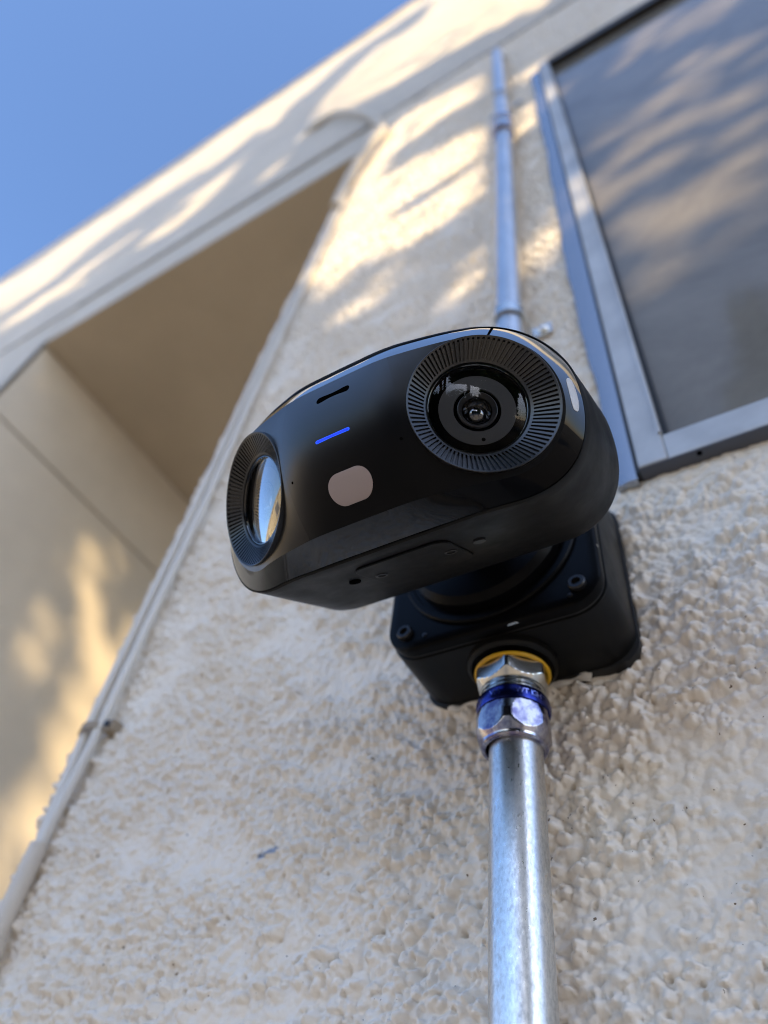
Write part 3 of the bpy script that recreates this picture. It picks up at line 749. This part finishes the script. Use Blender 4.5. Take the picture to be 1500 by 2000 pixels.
# features that sit on the front panel
def patch(name, s0, v0, hs, hv, m, off0, parent=fo, n=16, taper=0.0, both=True):
    """stadium-shaped inlay following the panel; hs/hv are half sizes along s and v"""
    r = min(hs, hv); pts_ = []
    for k in range(4 * n):
        a = 2 * math.pi * (k + 0.5) / (4 * n); c, s_ = math.cos(a), math.sin(a)
        pts_.append(((hs - r) * (1 if c > 0 else -1) + r * c, (hv - r) * (1 if s_ > 0 else -1) + r * s_))
    rr_ = []
    for sc, of in ((1.0, -0.3), (1.0, off0 - 0.05), (0.97, off0), (0.6, off0), (0.25, off0), (0.02, off0)):
        rr_.append([L(*face(s0 + x * sc, v0 + y * sc, of)) for x, y in pts_])
    return MB().rings(rr_, True, True).build(name, m, parent, True, 40)
def slot_shade(name, s0, v0, hs, hv, m_rim, m_shade, parent=fo, n=12):
    """flat black patch on the panel for a slot, its inner shade put into the colour"""
    o = patch(name, s0, v0, hs, hv, m_shade, 0.04, parent, n); return o
slot_shade('microphone_slot', 0.6, 19.6, 7.9, 1.45, M['recess'], M['recess'])
patch('status_light', -0.4, 1.25, 7.3, 0.66, M['led_edge'], 0.10)
patch('status_light_core', -0.4, 1.25, 6.9, 0.42, M['led'], 0.16)
patch('motion_sensor', 1.4, -18.2, 9.3, 5.6, M['pill'], 0.22)
patch('pin_hole', -22.9, -8.2, 0.55, 0.55, M['recess'], 0.05, n=5)  # black dots laid on the panel, the shade of the holes as colour
patch('pin_hole', 24.6, -8.4, 0.55, 0.55, M['recess'], 0.05, n=5)

# lens units
def lens_frame(sg):
    u, w, ph = plan(sg * LS)
    return Vector((u, 0, w)), Vector((math.cos(ph), 0, -math.sin(ph))), Vector((0, 1, 0)), Vector((math.sin(ph), 0, math.cos(ph)))
NF = 88
def lens_unit(sg):
    c, tu, tv, n = lens_frame(sg)
    def P(r, a, d, o=(0, 0)): return L(*(c + tu * (r * math.cos(a) + o[0]) + tv * (r * math.sin(a) + o[1]) + n * d))
    OFF = (-1.6, 0.5); RI, DI = 18.6, -4.6
    def blend(t, a, rec=0.0):
        r = RL - 0.15 + (RI - RL + 0.15) * t; d = 0.25 + (DI - 0.25) * t - rec; return P(r, a, d, (OFF[0] * t, OFF[1] * t))
    mb = MB()
    # outer land, flutes, inner land; alternate angular slots are ribs and grooves
    A = []
    for i in range(NF):
        a0 = 2 * math.pi * i / NF; da = 2 * math.pi / NF
        A += [(a0, 0), (a0 + da * 0.50, 0), (a0 + da * 0.55, 1), (a0 + da * 0.95, 1)]
    rr_ = [[P(RL + 0.05, a, -7.0) for a, g_ in A], [P(RL + 0.05, a, 0.12) for a, g_ in A], [blend(0.0, a) for a, g_ in A], [blend(0.07, a) for a, g_ in A], [blend(0.09, a, 0.95 * g_) for a, g_ in A],
           [blend(0.88, a, 0.95 * g_) for a, g_ in A], [blend(0.90, a) for a, g_ in A], [blend(1.0, a) for a, g_ in A], [P(RI - 0.1, a, DI - 1.6, OFF) for a, g_ in A]]
    hood = mb.rings(rr_, False, False).build('lens_hood', M['flute'], dev, False)
    D = DI - 1.3
    def disc(name, prof, m, par=hood, nseg=72, cap=True, sharp=30):
        q = MB().rings([[P(r, 2 * math.pi * i / nseg, d, OFF) for i in range(nseg)] for r, d in prof], False, cap); return q.build(name, m, par, True, sharp)
    disc('retaining_ring', [(18.5, D), (18.5, D + 0.7), (18.2, D + 0.9), (17.8, D + 0.9), (17.6, D + 0.6), (17.6, D - 0.8)], M['gloss'], cap=False)
    disc('black_mask', [(18.4, D - 0.9), (13.9, D - 0.9), (13.8, D - 1.5), (8.4, D - 1.5)], M['recess'], cap=False)
    disc('charcoal_annulus', [(14.0, D - 1.3), (13.9, D - 0.75), (8.6, D - 0.75), (8.5, D - 1.3)], M['annulus'], cap=False)
    disc('lens_well', [(8.6, D - 1.2), (8.2, D - 2.2), (7.4, D - 2.2), (7.2, D - 1.0)], M['recess'], cap=False)
    disc('lens_barrel', [(7.3, D - 1.2), (7.2, D - 0.35), (6.9, D - 0.2), (5.6, D - 1.5), (5.2, D - 3.2), (4.2, D - 3.6)], M['barrel'], cap=False)
    disc('inner_cone', [(5.25, D - 1.9), (4.3, D - 3.4), (3.2, D - 4.2)], M['gloss'], cap=False)
    gl = [(3.3 * math.cos(R(t)), D - 4.0 + 1.5 * math.sin(R(t))) for t in (0, 15, 30, 45, 60, 75, 88)]
    disc('objective', gl, M['lens'])
    disc('light_hole', [(0.75, D - 0.70), (0.05, D - 0.70)], M['recess'], nseg=16) if False else None
    mh = MB().rings([[P(0.72 * k, 2 * math.pi * i / 16, D - 0.70, (OFF[0] - 0.5, OFF[1] - 11.9)) for i in range(16)] for k in (1, 0.05)], False, True); mh.build('pin_hole', M['recess'], hood, True)
    disc('cover_glass', [(17.7, D - 0.25), (17.3, D - 0.05), (0.05, D - 0.05)], M['cover'])
    return hood
lens_unit(1); lens_unit(-1)

# joint across the top of the bezel
jm = MB(); jt = 1.287
jm.rings([[L(*band_pt(('r', jt + dt), k / 8, of)) for k in range(9)] for dt, of in ((0.016, -0.2), (0.016, 0.07), (-0.016, 0.07), (-0.016, -0.2))], False, False)
jm.build('bezel_joint', M['recess'], dev, False)

# pale window on the end of the bezel
def bezel_patch(name, q0, q1, k0, k1, m):
    n_ = 20; rr_ = []
    cx_, ck_ = (q0 + q1) / 2, (k0 + k1) / 2; hx, hk = (q1 - q0) / 2, (k1 - k0) / 2
    for sc, of in ((1, -0.3), (1, 0.12), (0.95, 0.2), (0.5, 0.2), (0.03, 0.2)):
        ring = []
        for i in range(n_ * 2):
            a = 2 * math.pi * i / (n_ * 2); c, s_ = math.cos(a), math.sin(a)
            e = 2.6; x = math.copysign(abs(c) ** (2 / e), c); y = math.copysign(abs(s_) ** (2 / e), s_)
            ring.append(L(*band_pt(('r', cx_ + hx * x * sc), ck_ + hk * y * sc, of)))
        rr_.append(ring)
    return MB().rings(rr_, True, True).build(name, m, dev, True, 40)
bezel_patch('side_window', R(-14), R(8), 0.30, 0.74, M['white'])

# underside: battery door, screws, dimples
def under(name, poly, v0, v1, m, par=shell, sc=0.985):
    n = len(poly); cx_ = sum(p[0] for p in poly) / n; cy_ = sum(p[1] for p in poly) / n
    r0 = [L(x, v0, w) for x, w in poly]; r1 = [L(x, v1 + 0.12, w) for x, w in poly]; r2 = [L(cx_ + (x - cx_) * sc, v1, cy_ + (w - cy_) * sc) for x, w in poly]
    return MB().rings([r0, r1, r2], True, True).build(name, m, par, False)
VU = -HR - 1.15
def rpoly(x0, x1, w0, w1, r, n=6):
    out = []
    for cx_, cw_, a0 in ((x1 - r, w1 - r, 0), (x0 + r, w1 - r, 90), (x0 + r, w0 + r, 180), (x1 - r, w0 + r, 270)):
        for k in range(n + 1):
            a = R(a0 + 90 * k / n); out.append((cx_ + r * math.cos(a), cw_ + r * math.sin(a)))
    return out
door = under('battery_door', rpoly(-22, 18.5, -60, -26.5, 6), -36, VU - 0.35, M['shell'])
under('door_groove', rpoly(-22.25, 18.75, -60.25, -26.25, 6.2), -36, VU - 0.12, M['cover_plate'])
def under_disc(name, u, w, r, m, par, d=0.35, hole=None):
    q = MB(); prof = [(r, 0.6), (r, -d + 0.1), (r - 0.15, -d)]
    if hole: prof += [(hole, -d), (hole * 0.95, 0.2)]
    q.rings([[L(u + a * math.cos(2 * math.pi * i / 24), VU + dv, w + a * math.sin(2 * math.pi * i / 24)) for i in range(24)] for a, dv in prof], False, True)
    return q.build(name, m, par, True, 30)
under_disc('door_screw', -16.6, -42, 2.6, M['screw'], door, 0.75, 1.7)
under_disc('door_screw', 14.7, -42, 2.6, M['screw'], door, 0.75, 1.7)
under_disc('foot_dimple', -28.7, -41, 2.5, M['recess'], shell, 0.12)
under_disc('foot_plug', 26.7, -42.6, 2.5, M['screw'], shell, 0.2)

# swivel arm from the box cover to the back of the camera
arm = MB(); A0 = Vector((BX, YW - 0.0533, BZ - 0.003)); 
p_end = dev.matrix_world @ Vector(L(0, 0, -84)); bpy.context.view_layer.update(); p_end = dev.matrix_world @ Vector(L(0, 0, -84))
bracket = tag(empty('swivel_mount', Matrix.Translation(A0)), 'short black swivel mount between the box cover and the camera', 'mount'); bpy.context.view_layer.update()
rel = p_end - A0
MB().lathe([(0.041, 0.002), (0.041, -0.004), (0.038, -0.0075), (0.024, -0.010), (0.019, -0.016), (0.017, -0.024)], 56, axis='y').build('base_disc', M['cover_plate'], bracket, True, 35)
jc = Vector((0, -0.027, 0)); sp_ = []
for k in range(13):
    a = -math.pi / 2 + math.pi * k / 12; sp_.append((max(0.0004, 0.0165 * math.cos(a)), 0.0165 * math.sin(a)))
MB().lathe(sp_, 40, tuple(jc), axis='y').build('ball_joint', M['cover_plate'], bracket, True)
MB().tube([jc, jc.lerp(rel, 0.5), rel], [0.0125, 0.0135, 0.0185], 32).build('neck', M['cover_plate'], bracket, True, 40)

# ------------------------------------------------------------------ cables along the corner
def cable(label, x_off, top):
    pts_ = []
    for k in range(40):
        z = H + 0.18 + (1.50 - 0.18) * k / 39
        sp = min(1, max(0, (z - H - 0.19) / 0.09))
        wob = 0.0010 * math.sin(z * 9 + x_off * 900)
        pts_.append((-0.4445 + x_off * sp + wob, YW - 0.0078 - 0.0006 * math.sin(z * 14), z))
    pts_ += top
    mb = MB().tube(pts_, 0.0036, 12); o = mb.build('wall_cable', M['cable'], None, True, 60)
    return tag(o, label, 'cable', 'cables along the corner')
cable('white cable nearer the corner of the two running up to the curved pipe', -0.0070, [(-0.450, YW - 0.012, H + 1.60)])
cable('white cable farther from the corner, on the camera side of the pair', 0.0070, [(-0.443, YW - 0.012, H + 1.60)])
fp = [(x, y, z + H) for x, y, z in [(-0.4470, YW - 0.012, 1.40), (-0.4440, YW - 0.014, 1.52), (-0.4320, YW - 0.018, 1.62), (-0.4080, 0.27, 1.715), (-0.3900, 0.27, 1.80), (-0.4185, 0.27, 1.9292), (-0.4765, 0.27, 2.1274), (-0.5563, 0.27, 2.3396), (-0.6364, 0.27, 2.5056), (-0.7039, 0.272, 2.5944), (-0.79, 0.284, 2.65), (-0.85, 0.31, 2.69)]]
def smooth_path(P, n=6):
    out = []; P = [Vector(p) for p in P]; P = [2 * P[0] - P[1]] + P + [2 * P[-1] - P[-2]]
    for i in range(1, len(P) - 2):
        for k in range(n):
            t = k / n; a, b_, c, d = P[i - 1:i + 3]
            out.append(0.5 * ((2 * b_) + (c - a) * t + (2 * a - 5 * b_ + 4 * c - d) * t * t + (3 * b_ - a - 3 * c + d) * t ** 3))
    return out + [P[-2]]
tag(MB().tube(smooth_path(fp), 0.0105, 16).build('curved_pipe', M['upper'], None, True, 60), 'pale pipe curving left from the wall corner over the recess lintel', 'pipe')
tb = tag(empty('cable_tube', Matrix.Translation((-0.4445, YW, 0))), 'cream plastic tube the two cables come out of at lower left', 'tube'); bpy.context.view_layer.update()
MB().tube([(0, -0.0085, 0), (0, -0.0085, H + 0.13), (0.0002, -0.0085, H + 0.196)], 0.0058, 24).build('tube', M['tubing'], tb, True, 40)
MB().lathe([(0.0058, 0), (0.0076, 0.0008), (0.0076, 0.008), (0.0058, 0.0088)], 28, (0, -0.0085, H + 0.131)).build('collar', M['tubing'], tb, True, 40)
clp = tag(empty('cable_clip', Matrix.Translation((-0.446, YW, H + 0.281))), 'small brown nailed clip pinning the cables to the stucco corner', 'clip'); bpy.context.view_layer.update()
sad = []
for k in range(13):
    a = math.pi * k / 12; x, y = -0.0135 * math.cos(a), -0.004 - 0.0105 * math.sin(a)
    sad.append([(x, y, -0.003), (x, y, 0.003), (x * 0.88, y * 0.88, 0.003), (x * 0.88, y * 0.88, -0.003)])
MB().rings(sad).build('saddle', M['clip'], clp, True, 40)
MB().box((0.0125, -0.0085, -0.0042), (0.0215, 0.001, 0.0042)).build('nail_block', M['clip'], clp, False)
MB().lathe([(0.0026, -0.0112), (0.0026, -0.0104), (0.0010, -0.0102), (0.0010, -0.007)], 14, (0.017, 0, 0), axis='y').build('nail', M['screw'], clp, True)

# ------------------------------------------------------------------ trees whose crowns dapple the wall
# openings in the foliage, given where the light through them reaches the plane of the wall (x, z above the phone)
GAPS = [[(-4.219,4.914),(-3.588,4.817),(-2.005,5.073),(-0.6,5.309),(-0.428,4.706),(-0.961,4.67),(-1.236,3.99),(-1.583,3.683),(-2.028,3.78),(-2.4,3.714),(-2.439,3.231),(-2.734,3.126)],[(-2.003,2.568),(-1.527,2.446),(-1.297,2.469),(-1.17,2.686),(-1.233,3.134),(-1.331,3.07),(-1.569,2.981),(-1.941,2.96),(-2.46,2.768),(-2.29,2.545)],[(-0.931,2.389),(-0.852,2.427),(-0.825,2.291),(-0.871,2.252)],[(-0.853,2.719),(-0.808,2.834),(-0.772,2.691),(-0.8,2.584)],[(-0.857,3.0),(-0.891,3.299),(-0.846,3.524),(-0.726,4.137),(-0.534,3.902),(-0.395,4.145),(-0.284,3.99),(0.049,2.329),(0.005,2.28),(-0.136,2.428),(-0.298,2.503),(-0.481,2.588),(-0.612,2.582),(-0.717,2.726)],[(-0.415,1.871),(-0.347,1.949),(-0.25,1.914),(-0.153,1.853),(-0.152,1.673),(-0.262,1.69),(-0.332,1.659),(-0.395,1.623)],[(-0.432,1.58),(-0.409,1.829),(-0.352,1.62),(-0.364,1.439),(-0.399,1.375),(-0.426,1.475)],[(-0.421,1.226),(-0.396,1.357),(-0.343,1.452),(-0.247,1.464),(-0.149,1.425),(-0.147,1.248),(-0.215,1.241),(-0.295,1.213),(-0.363,1.154)],[(-0.416,1.036),(-0.409,1.167),(-0.327,1.163),(-0.228,1.174),(-0.147,1.193),(-0.145,1.038),(-0.195,1.017),(-0.256,1.001),(-0.336,0.986),(-0.384,0.968)],[(-0.434,1.055),(-0.448,1.285),(-0.433,1.517),(-0.402,1.393),(-0.42,1.249),(-0.41,1.03)],[(-0.195,0.763),(-0.169,0.802),(-0.144,0.831),(-0.143,0.767),(-0.167,0.741)],[(-0.366,0.88),(-0.29,0.887),(-0.279,0.861),(-0.352,0.845)],[(-0.101,1.325),(-0.08,1.382),(-0.042,1.385),(-0.046,1.306),(-0.081,1.231),(-0.101,1.234)],[(-0.099,0.771),(-0.074,0.836),(-0.044,0.885),(-0.031,0.858),(-0.036,0.801),(-0.068,0.742),(-0.099,0.719)],[(-0.081,1.657),(-0.029,1.658),(-0.033,1.573),(-0.079,1.558)],[(-0.017,1.012),(0.078,1.069),(0.133,1.035),(0.219,1.028),(0.213,1.007),(0.133,0.98),(0.081,1.01),(-0.015,0.994)],[(-0.015,0.905),(0.067,0.965),(0.119,0.938),(0.194,0.936),(0.185,0.903),(0.116,0.877),(0.068,0.899),(-0.014,0.882)],[(-0.011,0.82),(0.056,0.859),(0.104,0.839),(0.167,0.835),(0.163,0.823),(0.106,0.804),(0.06,0.822),(-0.009,0.81)],[(-0.015,0.73),(0.043,0.761),(0.087,0.746),(0.141,0.741),(0.138,0.729),(0.089,0.715),(0.046,0.728),(-0.013,0.72)],[(-0.014,0.678),(0.038,0.717),(0.081,0.705),(0.13,0.7),(0.121,0.669),(0.078,0.656),(0.038,0.666),(-0.014,0.659)],[(0.065,1.335),(0.135,1.467),(0.201,1.396),(0.26,1.386),(0.237,1.291),(0.185,1.247),(0.124,1.301),(0.063,1.276)],[(0.092,1.06),(0.143,1.144),(0.196,1.104),(0.244,1.121),(0.239,1.103),(0.194,1.05),(0.143,1.085),(0.093,1.045)],[(-0.015,0.618),(0.001,0.634),(0.042,0.626),(0.061,0.615),(0.059,0.607),(0.046,0.603),(0.006,0.61),(-0.013,0.611)],[(-0.045,1.356),(-0.023,1.434),(-0.016,1.341),(-0.029,1.283)],[(-0.034,0.897),(-0.016,0.889),(-0.014,0.785),(-0.02,0.71),(-0.028,0.775)],[(-1.425,3.983),(-1.322,4.075),(-1.174,3.75),(-1.238,3.559)],[(-1.189,1.591),(-1.213,1.705),(-1.198,1.756),(-1.153,1.771),(-1.141,1.701),(-1.168,1.631)],[(-1.224,1.525),(-1.215,1.591),(-1.189,1.591),(-1.202,1.529)],[(-1.2,1.344),(-1.212,1.439),(-1.199,1.481),(-1.158,1.449),(-1.143,1.347),(-1.182,1.312)],[(-1.111,1.53),(-1.14,1.614),(-1.122,1.676),(-1.074,1.667),(-1.05,1.583),(-1.083,1.527)],[(-1.023,0.974),(-1.078,1.029),(-1.047,1.153),(-1.032,1.21),(-1.027,1.297),(-1.063,1.325),(-1.053,1.369),(-1.071,1.449),(-1.055,1.54),(-0.989,1.76),(-0.955,1.879),(-0.927,1.334),(-0.947,1.092)],[(-1.512,1.73),(-1.526,1.792),(-1.494,1.82),(-1.484,1.761)],[(-1.125,1.772),(-1.128,1.853),(-1.099,1.854),(-1.107,1.785)]]
def in_poly(px, pz, poly):
    ins = np.zeros(px.shape, bool); n = len(poly)
    for i in range(n):
        x0, z0 = poly[i]; x1, z1 = poly[(i + 1) % n]
        c = (z0 > pz) != (z1 > pz)
        with np.errstate(divide='ignore', invalid='ignore'):
            ins ^= c & (px < (x1 - x0) * (pz - z0) / (z1 - z0 + 1e-12) + x0)
    return ins
def seg_dist(px, pz, poly):
    best = np.full(px.shape, 9.0); n = len(poly)
    for i in range(n):
        x0, z0 = poly[i]; x1, z1 = poly[(i + 1) % n]; dx, dz = x1 - x0, z1 - z0; l2 = dx * dx + dz * dz + 1e-12
        t = np.clip(((px - x0) * dx + (pz - z0) * dz) / l2, 0, 1); best = np.minimum(best, np.hypot(px - x0 - t * dx, pz - z0 - t * dz))
    return best

def leaves(N, x0, x1, z0, z1, size, dmin, gapclear, dens, inside=False):
    px = RNG.uniform(x0, x1, N); pz = RNG.uniform(z0, z1, N)
    sd = np.full(N, 9.0); ins = np.zeros(N, bool)
    for g in GAPS:
        g = np.array(g); bx = (px > g[:, 0].min() - 0.3) & (px < g[:, 0].max() + 0.3) & (pz > g[:, 1].min() - 0.3) & (pz < g[:, 1].max() + 0.3)
        if not bx.any(): continue
        i = in_poly(px[bx], pz[bx], g); s_ = seg_dist(px[bx], pz[bx], g); ins[bx] |= i; sd[bx] = np.minimum(sd[bx], s_)
    keep = (ins if inside else ~ins) & (sd > gapclear[0]) & (sd < gapclear[1]) & (RNG.uniform(0, 1, N) < dens(px, pz))
    px, pz = px[keep], pz[keep]; n = len(px)
    d = dmin + 0.9 * RNG.uniform(0, 1, n) ** 1.0 + 0.5 * (perlin(px / 0.9, pz / 0.9, 80) + 0.5)
    C = np.stack([px + SD.x * d, YW + SD.y * d, pz + H + SD.z * d], -1)
    return C, size

def crown_mesh(name, sets, m, parent):
    Vs, Fs, base = [], [], 0
    for C, size in sets:
        n = len(C)
        if not n: continue
        nrm = RNG.normal(0, 1, (n, 3)) + np.array([0.35, -0.45, 0.55]); nrm /= np.linalg.norm(nrm, axis=1)[:, None]
        t = RNG.normal(0, 1, (n, 3)); t -= nrm * (t * nrm).sum(1)[:, None]; t /= np.linalg.norm(t, axis=1)[:, None]; bt = np.cross(nrm, t)
        ln = size * RNG.uniform(0.75, 1.25, n)[:, None]; wd = ln * 0.5
        P = np.stack([C - t * ln * 0.5, C + bt * wd * 0.5 - t * ln * 0.08 + nrm * ln * 0.06, C + t * ln * 0.5, C - bt * wd * 0.5 - t * ln * 0.08 + nrm * ln * 0.06], 1)
        Vs.append(P.reshape(-1, 3)); Fs.append(np.arange(n * 4).reshape(n, 4) + base); base += n * 4
    V = np.concatenate(Vs); F = np.concatenate(Fs)
    me = bpy.data.meshes.new(name); me.vertices.add(len(V)); me.vertices.foreach_set('co', V.ravel().astype(np.float32))
    me.loops.add(F.size); me.loops.foreach_set('vertex_index', F.ravel().astype(np.int32))
    me.polygons.add(len(F)); me.polygons.foreach_set('loop_start', np.arange(0, F.size, 4, dtype=np.int32)); me.update(calc_edges=True)
    me.materials.append(m); o = bpy.data.objects.new(name, me); COL.objects.link(o); o.parent = parent
    o.matrix_parent_inverse = parent.matrix_world.inverted(); o['kind'] = 'stuff'; return o

def shade_tree(x0, x1, z0, z1, dmin, label):
    xm = (x0 + x1) / 2 + SD.x * (dmin + 0.6); ym = YW + SD.y * (dmin + 0.6)
    t = tag(empty('shade_tree', Matrix.Translation((xm, ym, 0))), label, 'tree', 'trees facing the wall'); bpy.context.view_layer.update()
    area = (x1 - x0) * (z1 - z0)
    full = lambda px, pz: np.ones(px.shape)
    sets = [leaves(int(area * 3800), x0, x1, z0, z1, 0.075, dmin, (0.010, 0.14), full),
            leaves(int(area * 2300), x0, x1, z0, z1, 0.13, dmin, (0.09, 99), full),
            leaves(int(area * 170), x0, x1, z0, z1, 0.07, dmin, (0.012, 99), full, True)]
    crown_mesh('crown', sets, M['leaf'], t)
    zc = H + (z0 + z1) / 2 + SD.z * dmin
    tr = MB().tube([(xm, ym, -0.05), (xm + 0.05, ym, 1.0), (xm - 0.04, ym + 0.05, 2.0), (xm, ym, max(2.6, zc - 0.6))], [0.16, 0.12, 0.10, 0.07], 14).build('trunk', M['bark'], None, True, 60)
    tr.parent = t; tr.matrix_parent_inverse = t.matrix_world.inverted()
    return t
shade_tree(-4.9, -2.4, -0.4, 5.55, 9.0, 'broad leafy tree facing the far left of the house')
shade_tree(-2.4, -0.5, -1.3, 5.55, 6.5, 'dense leafy tree facing the stucco corner and camera')
shade_tree(-0.5, 1.7, -1.3, 3.0, 3.6, 'leafy tree facing the window on the right')

# ------------------------------------------------------------------ unseen house to the left, added for its sunlit reflection in the lens
nb = tag(empty('added_house', Matrix.Translation((-16, -4, 0))), 'unseen house added at far left for a sunlit reflection in the left lens', 'house'); bpy.context.view_layer.update()
MB().box((-3, -9, 0), (3, 6, 2.9)).build('wall', plain_stucco('neighbour_stucco', (0.72, 0.60, 0.38), 30, 0.01), nb, False)
MB().box((-3.2, -9.2, 2.9), (3.2, 6.2, 3.05)).build('roof_edge', M['cap'], nb, False)
for yy in (-6, -1.5, 3):
    wv = MB().box((3.0, yy - 0.7, 1.1), (3.05, yy + 0.7, 2.5)).build('window_frame', M['alu'], nb, False)
    MB().box((3.04, yy - 0.6, 1.2), (3.07, yy + 0.6, 2.4)).build('pane', M['pane'], wv, False)

# ------------------------------------------------------------------ leafy row across the yard, unseen, added to darken the lens reflection
hd = tag(empty('added_hedge', Matrix.Translation((6.5, -8.5, 0))), 'unseen leafy row added across the yard to keep the right lens reflection dark', 'added_hedge'); bpy.context.view_layer.update()
nH = 12000
hp = np.stack([RNG.uniform(0.5, 12.5, nH), RNG.uniform(-9.3, -7.7, nH), 3.5 * RNG.uniform(0, 1, nH) ** 0.8], -1)
hp[:, 2] *= 0.9 + 0.25 * perlin(hp[:, 0] / 1.3, hp[:, 0] * 0 + 5.5, 90)
crown_mesh('foliage', [(hp, 0.22)], M['leaf'], hd)
hc = MB().box((0.7, -8.9, 0), (12.3, -8.2, 2.7)).build('twig_core', M['bark'], None, False); hc.parent = hd; hc.matrix_parent_inverse = hd.matrix_world.inverted()

# ------------------------------------------------------------------ young tree near the window (its top shows in the glass)
yt = tag(empty('young_tree', Matrix.Translation((0.55, -2.3, 0))), 'slender young tree standing in front of the window', 'tree', 'trees facing the wall'); bpy.context.view_layer.update()
nY = 1500
yz = RNG.uniform(0, 1, nY); ya = RNG.uniform(0, 2 * np.pi, nY); yr = 0.42 * np.sqrt(RNG.uniform(0, 1, nY)) * (1 - 0.75 * yz) * (0.8 + 0.5 * np.sin(yz * 40))
yp = np.stack([0.55 + yr * np.cos(ya), -2.3 + yr * np.sin(ya), 3.0 + 3.1 * yz], -1)
crown_mesh('crown', [(yp, 0.11)], M['leaf'], yt)
ytk = MB().tube([(0.55, -2.3, -0.05), (0.56, -2.28, 1.5), (0.54, -2.3, 3.2), (0.55, -2.3, 5.9)], [0.05, 0.042, 0.03, 0.008], 10).build('trunk', M['bark'], None, True, 60)
ytk.parent = yt; ytk.matrix_parent_inverse = yt.matrix_world.inverted()
